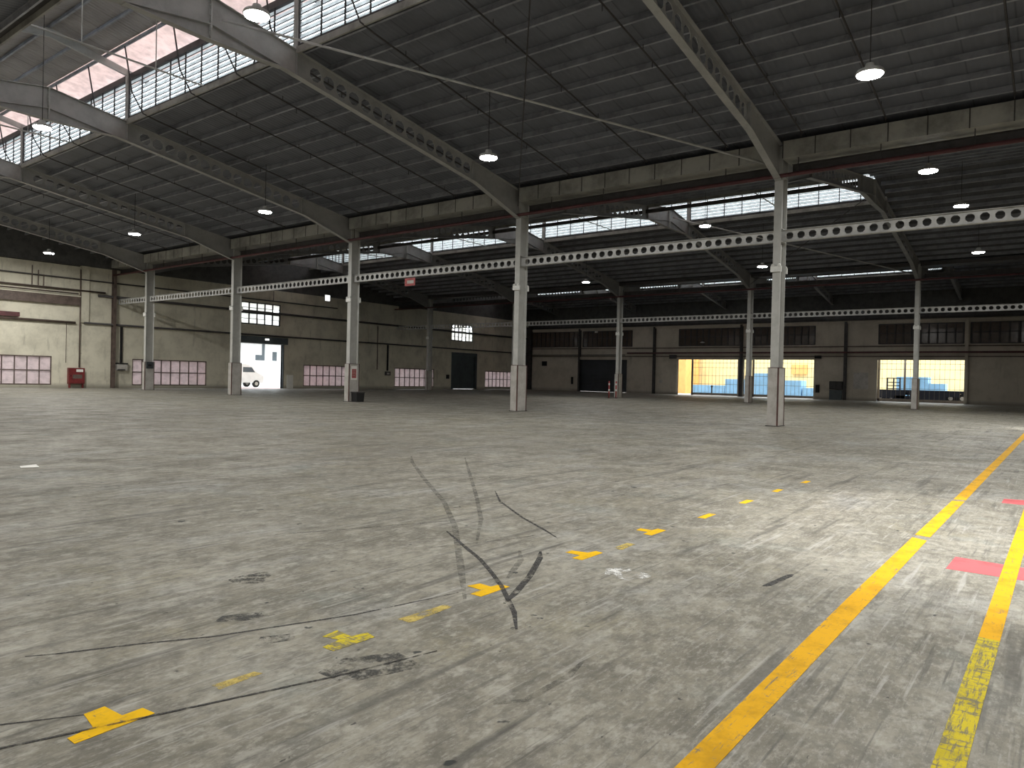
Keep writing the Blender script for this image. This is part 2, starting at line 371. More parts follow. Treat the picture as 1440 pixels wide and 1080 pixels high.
def make_frame(bi, mon=True):
    xa = XA[bi]; rm = M['rafter'] if bi == 0 else M['rafter_dimmed']; t = thing('roof_frame', '', 'roof frame', (xa, 0, 0))
    for sg in (-1, 1):
        dm = {(0, -1): 15.2, (0, 1): X1-.302-xa, (1, -1): xa-X1-.302, (1, 1): X2-.302-xa, (2, -1): xa-X2-.302, (2, 1): XW-.01-xa}[(bi, sg)]
        rafter_mesh(sg, dm).build('rafter', rm, t)
        h = MB(); fn = lambda u, v, q: (sg*u, q, v)
        h.prism([(.02, zt(.02)-.82), (2.4, zt(2.4)-.82), (.02, zt(.02)-1.24)], fn, -.008, .008)
        h.prism([(.02, zt(.02)-1.24), (2.4, zt(2.4)-.82), (2.4, zt(2.4)-.84), (.02, zt(.02)-1.262)], fn, -.12, .12)
        h.build('apex_haunch', rm, t)
    bo = MB().box(-.02, -.13, ZR-1.27, .02, .13, ZR+.01)
    for z in range(8):
        for y in (-.07, .07): bo.tube([(-.045, y, ZR-.1-z*.15), (.045, y, ZR-.1-z*.15)], .022, 6)
    bo.build('splice_plate', M['steel'], t)
    for sg in (-1, 1) if mon else ():
        MB().box(sg*JW-.09, -.1, zt(JW)+.005, sg*JW+.09, .1, zj(JW)-.05).build('monitor_post', M['steel'], t)
        b = MB(); fn = lambda u, v, q: (sg*u, q, v)
        b.prism([(0, zj(0)), (3.85, zj(3.85)), (3.85, zj(3.85)-.14), (JW, zj(JW)-.26), (0, zj(0)-.34)], fn, -.05, .05)
        b.build('monitor_rafter', M['steel'], t)
    return t
for bi in range(3):
    base = None
    for i, y in enumerate(ST):
        if i == 0 and bi: o = make_frame(bi, False)
        elif base is None: o = base = make_frame(bi)
        else: o = copy_tree(base)
        o.location = (XA[bi], y, 0)
        o['label'] = 'holed rafter frame of the %s at the %s' % (ROOF[bi], COLN[i]); o['group'] = 'portal frames of the ' + ROOF[bi]

# thin ties across the monitors at mid span
for bi in range(2):
    for i in range(bi, 5):
        y = (ST[i]+ST[i+1])/2 - .2
        b = MB().tube([(XA[bi]-JW, y, 12.02), (XA[bi]+JW, y, 12.02)], .035, 8)
        b.tube([(XA[bi]-1.2, y, 12.05), (XA[bi]-1.2, y, zj(1.2))], .018, 6).tube([(XA[bi]+1.2, y, 12.05), (XA[bi]+1.2, y, zj(1.2))], .018, 6)
        tag(b.build('tie_rod', M['steel']), 'thin tie rod, %s monitor, just past the %s' % (ROOF[bi], COLN[i]), 'tie rod', 'monitor tie rods')

# purlins
def c_section(h=.2, w=.07, t=.012): return [(0, 0), (w, 0), (w, t), (t, t), (t, h-t), (w, h-t), (w, h), (0, h)]
def purlin(name, xa, d, zf, y0, y1, m, h=.2):
    sg = 1 if d >= 0 else -1; kk = K if zf is zt else .2; a = math.atan(kk)*-sg
    b = MB(); ca, sa = math.cos(a), math.sin(a)
    pts = [(u*sg, v) for u, v in c_section(h)]
    b.prism(pts, lambda u, v, t: (xa+d+u*ca-v*sa, t, zf(d)+.002+u*sa+v*ca), y0, y1)
    return b.build(name, m)
for bi, xa in enumerate(XA):
    for sg, sl in ((1, 'far slope'), (-1, 'near slope')):
        for k in range(11):
            d = 14.15 - 1.1*k
            if bi == 2 and sg == 1 and d > 9.4: continue
            tag(purlin('purlin', xa, sg*d, zt, YN+.1, YW-.1, M['purlin']), '%s purlin up from the valley, %s of %s' % (ORD[k], sl, ROOF[bi]), 'purlin', 'purlins of the '+ROOF[bi])
        for k, d in enumerate((1.9, .8) if bi else ()):
            tag(purlin('purlin', xa, sg*d, zt, YN+.1, ST[1]-.2, M['purlin']), '%s short purlin above the long ones, %s of %s' % (ORD[k], sl, ROOF[bi]), 'purlin', 'purlins of the '+ROOF[bi])
        for k, d in enumerate((1.0, 2.0)):
            tag(purlin('monitor_purlin', xa, sg*d, zj, MONY[bi]+.1, YW-.1, M['purlin'], .14), '%s thin purlin from the ridge, %s monitor, %s' % (ORD[k], ROOF[bi], sl), 'purlin', 'monitor purlins')
    tag(MB().box(xa-.04, MONY[bi]+.1, zj(0)+.002, xa+.04, YW-.1, zj(0)+.12).build('ridge_purlin', M['purlin']), 'ridge purlin along the top of the %s monitor' % ROOF[bi], 'purlin')

# louvred strips of the monitors (structure)
WN = [0]
def wname(): WN[0] += 1; return 'window_%d' % WN[0]
def roof_louvre(y0, y1):
    """louvre strip facing +x, at local x = 0, sill at 12.0"""
    L = y1-y0
    f = MB().box(-.05, 0, 11.93, .09, L, 12.03).box(-.05, 0, 13.60, .09, L, 13.84)
    n = 10
    for i in range(n+1):
        y = min(max(i*L/n, .02), L-.02); f.box(-.045, y-.02, 12.03, .0, y+.02, 13.60)
    r = struct(f.build(wname(), M['dark_steel']))
    bl = MB(); rl = MB(); k = 0
    p = 1.57/8
    for i in range(8):
        z = 12.03 + i*p
        bl.add([(.02, 0, z+.03), (.02, L, z+.03), (.075, L, z+p), (.075, 0, z+p), (.028, 0, z+.028), (.028, L, z+.028), (.083, L, z+p-.002), (.083, 0, z+p-.002)],
               [(0,1,2,3),(7,6,5,4),(0,4,5,1),(1,5,6,2),(2,6,7,3),(3,7,4,0)])
        rl.box(.0, 0, z, .03, L, z+.02)
    bl.build('louvre_blades', M['roof_louvre'], r); rl.build('blade_clips', M['dark_steel'], r)
    MB().box(-.12, 0, 11.74, -.055, L, 11.95).build('flashing', M['gutter'], r)
    return r
proto = None
stations = ST + [YW]
for bi, xa in enumerate(XA):
    for sg in (1, -1):
        for i in range(1 if bi else 0, 6):
            y0, y1 = stations[i], stations[i+1]
            if i < 5:
                if proto is None: proto = roof_louvre(.1, 11.5025); o = proto
                else: o = copy_tree(proto); o.name = wname()
            else: o = roof_louvre(.1, y1-y0-.05)
            o['kind'] = 'structure'
            if sg > 0: o.location = (xa+JW, y0+.1, 0)
            else: o.rotation_euler = (0, 0, math.pi); o.location = (xa-JW, (y1-.1 if i < 5 else y1-.0), 0)
# first span toward the camera-side wall, out of view, closes the roof
for bi, xa in enumerate(XA[:1]):
    for sg in (1, -1): struct(MB().box(xa+sg*JW-.04, YN, 11.93, xa+sg*JW+.04, ST[0]-.1, 13.84).build('trim_%d' % (bi*2+(sg > 0)+1), M['gutter']))

# ------------------------------------------------------------------ columns
def column_parts(t, top, guard=True, m=None):
    m = m or M['column']
    b = MB()
    b.box(-.30, -.135, .02, -.28, .135, top).box(.28, -.135, .02, .30, .135, top).box(-.28, -.008, .02, .28, .008, top)
    for z in (6.6, 7.05, 8.9): b.box(-.28, -.13, z, .28, .13, z+.015)
    b.box(-.30, -.14, top, .30, .14, top+.03)
    b.build('shaft', m, t)
    MB().box(-.4, -.22, 0, .4, .22, .025).build('base_plate', M['dark_steel'], t)
    if guard:
        g = MB().box(-.36, -.185, .025, -.305, .185, 2.08).box(.305, -.185, .025, .36, .185, 2.08)
        g.box(-.36, -.185, .025, .36, -.145, 2.08).box(-.36, .145, .025, .36, .185, 2.08)
        g = g.build('guard', M['guard'], t)
        e = MB()
        for x in (-.365, .325):
            e.box(x, -.20, .02, x+.04, -.15, 2.10)
        e.box(-.37, -.195, 2.08, .37, .195, 2.10)
        e.build('edge_strip', M['guard_edge'], g)
ROW1 = {1: 'grey steel I-column nearest the camera, standing before the yellow-lit openings', 2: 'grey steel I-column with ribbed face standing in front of the building corner',
        3: 'grey steel I-column with a red and white notice on its guard', 4: 'grey steel I-column standing at the edge of the bright white doorway', 5: 'grey steel I-column with a navy panel, in front of a pale louvred window'}
ROW2 = {1: 'slim far column standing in front of the opening with the dark trailer', 2: 'slim far column between two yellow-lit openings, beside the nearest column', 3: 'slim far column with two red posts at its foot',
        4: 'far column hidden behind the near column at the building corner', 5: 'slim far column at the pale louvred window next to the dark roller shutter'}
base1 = thing('steel_column', '', 'column'); column_parts(base1, 9.93)
first = True
for X, lab, g in ((X1, ROW1, 'near column row'), (X2, ROW2, 'far column row')):
    for i in range(1, 6):
        o = base1 if first else copy_tree(base1); first = False
        o.location = (X, ST[i], 0); o['label'] = lab[i]; o['group'] = g
o = thing('wall_column', 'brown steel column standing against the end wall near the red cabinet', 'column', (X1-.42, YW-.20, 0))
MB().box(-.11, -.18, 0, .11, -.165, 9.25).box(-.11, .165, 0, .11, .18, 9.25).box(-.008, -.165, 0, .008, .165, 9.25).build('shaft', M['brown_steel'], o)
MB().box(-.12, -.19, 9.25, .12, .19, 9.28).build('cap_plate', M['brown_steel'], o)

# crane-rail beams between the columns: castellated, one per span
def girder(L):
    b = MB(); fn = lambda u, v, t: (t, u, v)
    n = 29 if L > 9 else int(L/.4); p = .39; u0 = (L-n*p)/2
    top = lambda u: 7.0; bot = lambda u: 6.62
    b.web(fn, u0, p, n, top, bot, .135, .012)
    b.box(-.006, 0, 6.62, .006, u0, 7.0).box(-.006, L-u0, 6.62, .006, L, 7.0)
    b.box(-.10, 0, 7.0, .10, L, 7.016).box(-.10, 0, 6.604, .10, L, 6.62)
    return b
gl = girder(11.5825)
gm = None
SPAN = ['right of the nearest column', 'left of the nearest column', 'right of the red-notice column', 'left of the red-notice column', 'right of the navy-panel column', 'touching the end wall']
for X, g in ((X1, 'near row'), (X2, 'far row')):
    for i in range(6):
        if i < 5:
            if gm is None: gm = gl.build('castellated_beam', M['girder']); o = gm
            else: o = gm.copy(); COL.objects.link(o)
            o.location = (X, ST[i]+.01, 0)
        else:
            o = girder(YW-ST[5]-.02).build('castellated_beam', M['girder']); o.location = (X, ST[5]+.01, 0)
        tag(o, 'pale beam with round holes, %s, %s' % (g, SPAN[i]), 'beam', 'holed beams of the '+g)

# valley gutters, eave struts
strap = hanger = None
for X, g in ((X1, 'near valley'), (X2, 'far valley')):
    for i in range(6):
        y0, y1 = (ST[i]+.2, (ST[i+1]-.2 if i < 5 else YW-.05))
        t = thing('valley_gutter', '%s sheet gutter in the %s, %s' % ('pale' if X == X1 else 'dark', g, SPAN[i]), 'gutter', (X, y0, 0), 'valley gutters')
        L = y1-y0
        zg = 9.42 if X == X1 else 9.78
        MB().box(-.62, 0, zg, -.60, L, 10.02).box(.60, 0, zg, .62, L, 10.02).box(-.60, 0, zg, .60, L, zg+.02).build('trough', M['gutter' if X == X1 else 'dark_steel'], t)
        n = max(2, int(L/1.05))
        for k in range(n+1 if X == X1 else 0):
            if strap is None: strap = MB().box(-.632, 0, 9.41, -.62, .035, 10.03).build('strap', M['dark_steel'], t); q = strap
            else: q = strap.copy(); COL.objects.link(q); q.parent = t
            q.location = (0, min(k*L/n, L-.04), 0)
        e = MB().box(-.09, .0, 9.30, .09, L, 9.315).box(-.09, 0, 9.0, .09, L, 9.015).box(-.006, 0, 9.015, .006, L, 9.30)
        e = e.build('eave_strut', M['dark_steel']); e.location = (X, y0-.19, 0)
        tag(e, 'dark strut under the %s gutter, %s' % (g, SPAN[i]), 'strut', 'eave struts')
    b = MB().tube([(X-.47, YN+.2, 8.86), (X-.47, YW-.05, 8.86)], .07, 10)
    o = tag(b.build('fire_main_pipe', M['red_pipe'], None, True), 'dark red fire main running along the %s just under the gutter' % g, 'pipe')
    for i in range(30):
        y = YN+1+2.6*i
        if y > YW-1: continue
        if hanger is None: hanger = MB().box(-.015, 0, 8.93, .015, .03, 9.42).build('hanger', M['dark_steel'], o); q = hanger
        else: q = hanger.copy(); COL.objects.link(q); q.parent = o
        q.location = (X-.47, y, 0)
# sill beams along the near edge of the middle and far monitors
for bi in (1, 2):
    for i in range(1, 6):
        y0, y1 = ST[i]+.02, (ST[i+1]-.02 if i < 5 else YW-.05)
        tag(MB().box(XA[bi]-JW-.12, y0, 11.38, XA[bi]-JW+.02, y1, 11.40).box(XA[bi]-JW-.12, y0, 11.56, XA[bi]-JW+.02, y1, 11.58).box(XA[bi]-JW-.12, y0, 11.40, XA[bi]-JW-.10, y1, 11.56).build('sill_beam', M['dark_steel']), 'dark sill beam crossing the white louvres of the %s, %s' % (ROOF[bi], SPAN[i]), 'beam', 'monitor sill beams')

# diagonal roof braces
for bi in (0, 1):
    xa = XA[bi]; Xc = (X1, X2)[bi]
    rn = ROOF[bi]
    for (ya, yb, z1, l) in ((ST[2]-.15, ST[1]+.15, 11.75, 'pale diagonal brace rod from ridge to nearest column line, under the '+rn), (ST[1]+.15, ST[2]-.15, 11.68, 'thin dark brace rod crossing the pale one, under the '+rn)):
        tag(MB().tube([(xa+.3, ya, z1), (Xc-.55, yb, 9.25)], .04 if z1 > 11.7 else .02, 8).build('brace_rod', M['girder' if z1 > 11.7 else 'dark_steel'], None, True), l, 'brace rod', 'roof brace rods')

# sprinkler branch pipes: drop out of the monitor, then follow the slope
for n, y in enumerate((1.4, 4.75, 7.3, 9.9, 13.1, 16.6, 20.4, 23.0, 26.0, 29.7, 33.0, 36.3, 39.7, 43.0+.5, 46.6, 50.0)):
    xa = XA[0]; pts = [(xa+2.0, y, zj(2.0)-.02), (xa+2.3, y, 12.5), (xa+2.75, y, zt(2.75)-.12), (xa+3.3, y, zt(3.3)-.16), (xa+14.1, y, zt(14.1)-.16)]
    b = MB().tube(pts, .028, 6)
    for k in range(4): d = 4.6+2.9*k; b.tube([(xa+d, y, zt(d)-.16), (xa+d, y, zt(d)+.01)], .012, 5); b.tube([(xa+d+.6, y, zt(d+.6)-.17), (xa+d+.6, y, zt(d+.6)-.36)], .014, 5)
    tag(b.build('sprinkler_pipe', M['dark_steel']), '%s sprinkler branch from the camera under the near roof' % ORD[n], 'sprinkler pipe', 'sprinkler branch pipes')

# ------------------------------------------------------------------ high bay lamps
def make_lamp():
    t = thing('high_bay_lamp', '', 'lamp')
    MB().lamp if False else None
    MB().lathe((0, 0, 0), [(.31, .0), (.33, .02), (.30, .09), (.13, .15), (.10, .26), (.03, .28)], 20).build('housing', M['steel'], t)
    MB().lathe((0, 0, 0), [(.285, -.025), (.295, .0)], 20).build('diffuser', E_LAMP, t)
    return t
LROW = [  # x, y, z, label
 (19.0, 3.95, 9.0, 'brightest hanging lamp, beside the top of the nearest column'), (19.05, 15.86, 9.0, 'glowing lamp close to the rafter of the column before the corner'),
 (19.74, 29.91, 9.0, 'glowing lamp beside the rafter of the red-notice column'), (19.0, 41.15, 9.0, 'small glowing lamp high left of the bright doorway'), (19.1, 53.16, 9.0, 'small glowing lamp against the end wall over the red cabinet'),
 (10.15, 15.9, 10.2, 'glowing lamp at the ridge of the near roof, before the white louvres'), (10.45, 29.9, 10.25, 'glowing lamp at the ridge of the next frame back, under the louvres'),
 (29.0, 4.06, 9.1, 'glowing lamp just past the valley, right of the nearest column'), (39.1, 4.1, 9.93, 'glowing lamp just above the holed beam, right of the nearest column'), (37.2, 15.7, 9.93, 'glowing lamp beside a monitor frame, left of the nearest column'),
 (47.13, 4.07, 9.0, 'glowing lamp below the holed beam, right of the nearest column'), (46.43, 15.68, 9.0, 'glowing lamp below the holed beam, touching the nearest column'), (47.55, 29.56, 9.0, 'faint glowing lamp between the corner column and the nearest column'),
 (10.2, 3.9, 10.2, 'lamp overhead at the ridge, above the picture edge'), (10.2, 42.0, 10.2, 'lamp at the ridge, left beyond the picture edge, middle'), (10.2, 53.5, 10.2, 'lamp at the ridge, left beyond the picture edge, far end'),
 (1.6, 3.9, 9.0, 'lamp over the camera side slope, nearest one'), (1.6, 15.9, 9.0, 'lamp over the camera side slope, second one'), (1.6, 29.9, 9.0, 'lamp over the camera side slope, third one'), (1.6, 42, 9.0, 'lamp over the camera side slope, fourth one'), (1.6, 53.5, 9.0, 'lamp over the camera side slope, last one'),
 (10.2, -6.5, 10.2, 'lamp at the ridge right of the camera'), (19.0, -7.0, 9.0, 'lamp under the far slope right of the camera'), (33.0, -4.5, 9.3, 'added lamp of the middle roof beyond the right picture edge, lighting the floor'), (8.9, 0.4, 7.2, 'added low lamp past the right picture edge, standing in for daylight'), (34.6, 0.0, 7.2, 'added low lamp far along the right picture edge, standing in for distant daylight')]  # middle-roof lamp and both low lamps are unseen, added to light the floor
lamp0 = make_lamp()
def lamp_light(w):
    L = bpy.data.lights.new('lamp_light', 'AREA'); L.shape = 'DISK'; L.size = .44; L.energy = w; L.color = (1., .985, .93); return L
LL = {}
for n, (x, y, z, l) in enumerate(LROW):
    o = lamp0 if n == 0 else copy_tree(lamp0)
    o.location = (x, y, z); o['label'] = l; o['group'] = 'high bay lamps'
    xa = min(XA, key=lambda q: abs(q-x)); d = x-xa
    zc = zt(d)+.2 if abs(d) > JW or (x > 30 and y < ST[1]) else zj(d)+.148
    MB().tube([(0, 0, .27), (0, 0, zc-z)], .012, 6).build('suspension_rod', M['dark_steel'], o)
    w = LAMP_W*(3.0 if y > 52 else 1.2 if z < 8 else 1.0 if 18 < x < 25 else .7 if x > 25 else 4.6 if z < 8 else .6)
    if w not in LL: LL[w] = lamp_light(w)
    q = bpy.data.objects.new('lamp_light', LL[w]); COL.objects.link(q); q.parent = o; q.location = (0, 0, -.04)
    if z < 8:       # spot added to both low lamps, standing in for daylight pools on the floor
        L = bpy.data.lights.new('added_pool_light', 'SPOT'); L.energy = 2300; L.spot_size = math.radians(54 if x < 20 else 34); L.spot_blend = .45; L.shadow_soft_size = .2; L.color = (1., .985, .95)
        q = bpy.data.objects.new('added_pool_light', L); COL.objects.link(q); q.parent = o; q.location = (0, 0, -.06)

# twin emergency lights on the columns
def make_emergency():
    t = thing('emergency_light', '', 'emergency light')
    MB().box(-.07, -.19, -.10, 0, .19, .10).build('case', M['white_case'], t)
    h = MB()
    for y in (-.11, .11): h.tube([(-.09, y, .12), (-.02, y, .15)], .055, 10)
    h.build('spot_heads', M['white_case'], t)
    return t
e0 = make_emergency(); first = True
EL = {('n', 1): 'nearest column', ('n', 2): 'column before the building corner', ('n', 3): 'column with the red notice', ('n', 4): 'column at the bright doorway', ('n', 5): 'column with the navy panel',
      ('f', 1): 'slim far column before the trailer', ('f', 2): 'slim far column at yellow openings', ('f', 3): 'slim far column with the red posts', ('f', 5): 'slim far column by the dark shutter'}
for (r, i), l in EL.items():
    for side in (-1, 1):
        o = e0 if first else copy_tree(e0); first = False
        X = X1 if r == 'n' else X2
        o.location = (X+side*.302, ST[i], 5.6)
        if side > 0: o.rotation_euler = (0, 0, math.pi)
        o['label'] = 'white twin emergency light, %s face of %s' % ('front' if side < 0 else 'back', l); o['group'] = 'emergency lights on columns'

# ------------------------------------------------------------------ end wall
def low_window(a, b, n):
    f = MB().box(a, YW-.02, .24, b, YW+.12, .31).box(a, YW-.02, 2.28, b, YW+.12, 2.36)
    for k in range(n+1):
        x = a+(b-a)*k/n; x = min(max(x, a+.03), b-.03); f.box(x-.03, YW-.01, .31, x+.03, YW+.08, 2.28)
    f.box(a, YW-.012, 1.26, b, YW+.09, 1.34)
    r = struct(f.build(wname(), M['brown_steel']))
    s = MB()
    for k in range(14):
        z = .31+k*1.97/14
        s.add([(a, YW+.06, z), (b, YW+.06, z), (b, YW+.13, z+.15), (a, YW+.13, z+.15), (a, YW+.068, z-.002), (b, YW+.068, z-.002), (b, YW+.138, z+.148), (a, YW+.138, z+.148)],
              [(0,1,2,3),(7,6,5,4),(0,4,5,1),(1,5,6,2),(2,6,7,3),(3,7,4,0)])
    s.build('louvre_slats', M['pale_louvre'], r)
for a, b in LOW: low_window(a, b, 8)
for a, b in UP:
    f = MB().box(a, YW-.02, 5.93, b, YW+.12, 6.02).box(a, YW-.02, 7.88, b, YW+.12, 7.97).box(a, YW-.02, 6.9, b, YW+.1, 7.06)
    for k in range(7): x = min(max(a+(b-a)*k/6, a+.05), b-.05); f.box(x-.05, YW-.02, 6.0, x+.05, YW+.1, 7.9)
    for z in (6.45, 7.45): f.box(a, YW, z-.02, b, YW+.06, z+.02)
    r = struct(f.build(wname(), M['black']))
    g = MB()
    for k in range(6):
        for j, z in enumerate((6.02, 6.48, 7.06, 7.48)):
            if random.random() < .62: g.box(a+(b-a)*k/6+.05, YW+.03, z, a+(b-a)*(k+1)/6-.05, YW+.036, z+.42)
    g.build('panes', M['clear_pane'], r)
# doorways: open shutter housing, closed dark shutter
def door_frame(name, plane, a, b, h, m, w=.12):
    f = MB()
    P = (lambda u0, v0, z0, u1, v1, z1: f.box(u0, YW+v0, z0, u1, YW+v1, z1)) if plane == 'y' else (lambda u0, v0, z0, u1, v1, z1: f.box(XW+v0, u0, z0, XW+v1, u1, z1))
    P(a-w, -.04, 0, a, .27, h+w); P(b, -.04, 0, b+w, .27, h+w); P(a, -.04, h, b, .27, h+w)
    return struct(f.build(name, m))
d1 = door_frame('door_1', 'y', DOORL[0][0], DOORL[0][1], 4.17, M['shutter'], .14)
MB().box(DOORL[0][0]-.3, YW-.42, 4.2, DOORL[0][1]+.3, YW-.05, 4.82).build('shutter_box', M['shutter'], d1)
d2 = door_frame('door_2', 'y', DOORL[1][0], DOORL[1][1], 4.17, M['shutter'], .35)
s = MB()
for k in range(36): s.add([(DOORL[1][0], YW+.10, k*.115+.06), (DOORL[1][1], YW+.10, k*.115+.06), (DOORL[1][1], YW+.10, (k+1)*.115+.06), (DOORL[1][0], YW+.10, (k+1)*.115+.06), (DOORL[1][0], YW+.08, (k+.5)*.115+.06), (DOORL[1][1], YW+.08, (k+.5)*.115+.06)],
                           [(0, 1, 5, 4), (4, 5, 2, 3), (0, 3, 2, 1)])
s.build('shutter_curtain', M['shutter'], d2)
MB().box(DOORL[1][0], YW+.06, .03, DOORL[1][1], YW+.12, .12).build('bottom_bar', M['paper'], d2)
# beam, ledges and pilasters of the end wall
struct(MB().box(XR, YW-.28, 6.25, 23.55, YW, 6.90).build('trim_10', M['brown_steel']))
struct(MB().box(XR, YW-.31, 6.90, 23.6, YW, 6.97).build('trim_11', M['end_wall']))
struct(MB().box(23.68, YW-.16, 5.0, 24.25, YW, 9.3).build('trim_12', M['end_wall']))
struct(MB().box(52.3, YW-.14, 5.0, 52.8, YW, 7.0).build('trim_13', M['end_wall']))
def hpipe(name, pts, r, m, label, cat='pipe', hang=None):
    return tag(MB().tube(pts, r, 8).build(name, m, None, True), label, cat)
hpipe('wall_pipe', [(XR+.1, YW-.16, 4.98), (23.3, YW-.16, 4.94)], .09, M['brown_steel'], 'brown pipe along the end wall, from the red strip to the tall riser')
hpipe('wall_pipe', [(23.9, YW-.16, 4.98), (81.2, YW-.16, 4.93)], .075, M['dark_steel'], 'long dark pipe along the end wall just above the white doorway')
hpipe('wall_pipe', [(XR+.1, YW-.14, 8.25), (48.0, YW-.14, 8.25)], .055, M['dark_steel'], 'upper dark pipe along the end wall, above the deep beam')
hpipe('wall_pipe', [(24.9, YW-.15, 7.15), (81.2, YW-.15, 7.0)], .10, M['dark_steel'], 'thick dark pipe crossing in front of the upper windows of the end wall')
hpipe('wall_pipe', [(XR+.1, YW-.2, 7.42), (25.4, YW-.2, 7.4)], .07, M['brown_steel'], 'brown pipe lying just above the deep beam of the end wall')
hpipe('wall_pipe', [(XR+.1, YW-.38, 7.12), (23.4, YW-.38, 7.12)], .05, M['brown_steel'], 'thin brown pipe resting on the deep beam ledge')
hpipe('wall_cable', [(XR+.1, YW-.04, 9.27), (23.6, YW-.04, 9.25)], .035, M['dark_steel'], 'dark cable along the top of the cream end wall', 'cable')
hpipe('riser_pipe', [(23.6, YW-.2, 1.56), (23.6, YW-.2, 9.0)], .05, M['brown_steel'], 'brown riser pipe climbing from the red cabinet')
hpipe('riser_pipe', [(22.72, YW-.06, 1.9), (22.72, YW-.06, 4.86)], .02, M['brown_steel'], 'thin conduit dropping to the corner of the red cabinet')
hpipe('riser_pipe', [(53.6, YW-.08, 2.1), (53.6, YW-.08, 6.85)], .045, M['brown_steel'], 'thin brown drop pipe on the end wall right of the red-notice column')
hpipe('riser_pipe', [(40.5, YW-.08, 8.3), (40.5, YW-.08, 9.2)], .03, M['dark_steel'], 'short dark pipe stub high over the bright doorway')
for x, z0, l in ((26.72, 2.02, 'black cable trunking dropping to the grey junction box by the brown column'), (55.15, 2.0, 'black cable trunking dropping to the small box left of the slim far column')):
    tag(MB().box(x-.09, YW-.10, z0, x+.09, YW, 4.86).build('cable_trunking', M['black']), l, 'cable trunking')
# vertical hanger group on the upper pipes
for k, x in enumerate((20.35, 20.75, 21.1)):
    tag(MB().box(x-.03, YW-.24, 7.5, x+.03, YW-.2, 8.9-.3*k).build('pipe_hanger', M['brown_steel']), '%s thin pipe hanger on the end wall above the louvred window at the picture edge' % ORD[k], 'pipe hanger', 'pipe hangers on end wall')
tag(MB().box(16.0, YW-.26, 5.1, 19.6, YW-.05, 5.42).build('red_duct', M['red_pipe']), 'dull red duct strip on the end wall above the brown pipe', 'duct')
# red hose cabinet
t = thing('hose_cabinet', 'red fire hose cabinet on the end wall under the brown riser', 'fire cabinet', (23.4, YW, 0))
MB().box(-.55, -.34, .32, .55, -.002, 1.52).build('body', M['cab_red'], t)
d = MB().box(-.5, -.37, .38, .5, -.342, 1.46).build('door', M['cab_red'], t)
MB().box(-.06, -.376, 1.22, .42, -.371, 1.42).build('label_plate', M['paper'], d)
MB().box(-.3, -.378, .72, .36, -.371, 1.02).build('dark_window', M['brown_steel'], d)
MB().box(-.45, -.40, .85, -.41, -.371, 1.0).build('handle', M['black'], d)
MB().box(-.5, -.3, 0, -.42, -.1, .32).box(.42, -.3, 0, .5, -.1, .32).build('feet', M['cab_red'], t)
t = thing('junction_box', 'pale grey junction box under the black trunking beside the brown column', 'junction box', (26.68, YW-.003, 1.4))
MB().box(-.48, -.22, 0, .48, 0, .50).build('case', M['guard'], t); MB().box(-.5, -.25, .50, .5, 0, .60).build('cover', M['black'], t); MB().box(-.3, -.24, .02, .3, -.221, .1).build('slot', M['black'], t)
t = thing('junction_box', 'small junction box at the foot of the trunking left of the slim far column', 'junction box', (55.15, YW, 1.5))
MB().box(-.35, -.18, 0, .35, 0, .42).build('case', M['dark_steel'], t); MB().box(-.2, -.19, .1, .2, -.181, .3).build('cover', M['guard'], t)
tag(MB().box(64.75, YW-.12, 1.25, 65.2, YW, 1.75).build('switch_box', M['black']), 'small black box on the wall left of the dark roller shutter', 'switch box')
tag(MB().box(42.15, YW-.10, .02, 42.85, YW-.03, 1.32).build('leaning_board', M['paper']), 'pale board leaning at the wall right of the bright doorway', 'board')
t = thing('door_lamp', 'small glowing oval lamp on the shutter box over the bright doorway', 'lamp', (39.65, YW-.45, 4.58))
MB().box(-.22, 0, -.09, .22, .03, .09).build('case', M['white_case'], t); MB().box(-.2, -.03, -.07, .2, -.001, .07).build('lens', E_SMALL, t)
t = thing('floodlight', 'small square white floodlight high on the end wall, beside the red-notice column', 'lamp', (46.6, YW-.3, 9.15))
MB().box(-.33, 0, -.30, .33, .1, .34).build('case', M['white_case'], t); MB().box(-.29, -.02, -.27, .29, -.001, .3).build('lens', glow('flood_glow', (1, 1, 1), 1.5), t); MB().box(-.04, .1, -.05, .04, .3, .05).build('bracket', M['dark_steel'], t)

# ------------------------------------------------------------------ far wall
for n, (a, b) in enumerate(OPEN): door_frame('door_%d' % (n+3), 'x', a, b, 4.22, M['far_wall'], .1)
dd = door_frame('door_7', 'x', 44.2, 51.45, 4.15, M['far_wall'], .15)
s = MB()
for k in range(36): z = .02+k*.115; s.add([(XW+.10, 44.2, z), (XW+.10, 51.45, z), (XW+.10, 51.45, z+.115), (XW+.10, 44.2, z+.115), (XW+.08, 44.2, z+.057), (XW+.08, 51.45, z+.057)], [(0, 4, 5, 1), (4, 3, 2, 5), (0, 1, 2, 3)])
s.build('shutter_curtain', M['shutter_far'], dd)
MB().box(XW-.1, 43.6, 4.2, XW-.01, 51.5, 4.5).build('shutter_box', M['far_wall'], dd)
for a, b in CLER:
    f = MB().box(XW-.03, a, 5.80, XW+.1, b, 5.9).box(XW-.03, a, 7.78, XW+.1, b, 7.88).box(XW-.02, a, 6.88, XW+.08, b, 6.96)
    n = 10
    for k in range(n+1): y = min(max(a+(b-a)*k/n, a+.04), b-.04); w = .13 if k == n//2 else .075; f.box(XW-.02, y-w, 5.85, XW+.08, y+w, 7.83)
    r = struct(f.build(wname(), M['dark_steel']))
    MB().box(XW+.05, a, 5.88, XW+.06, b, 7.8).build('panes', M['dirty_glass'], r)
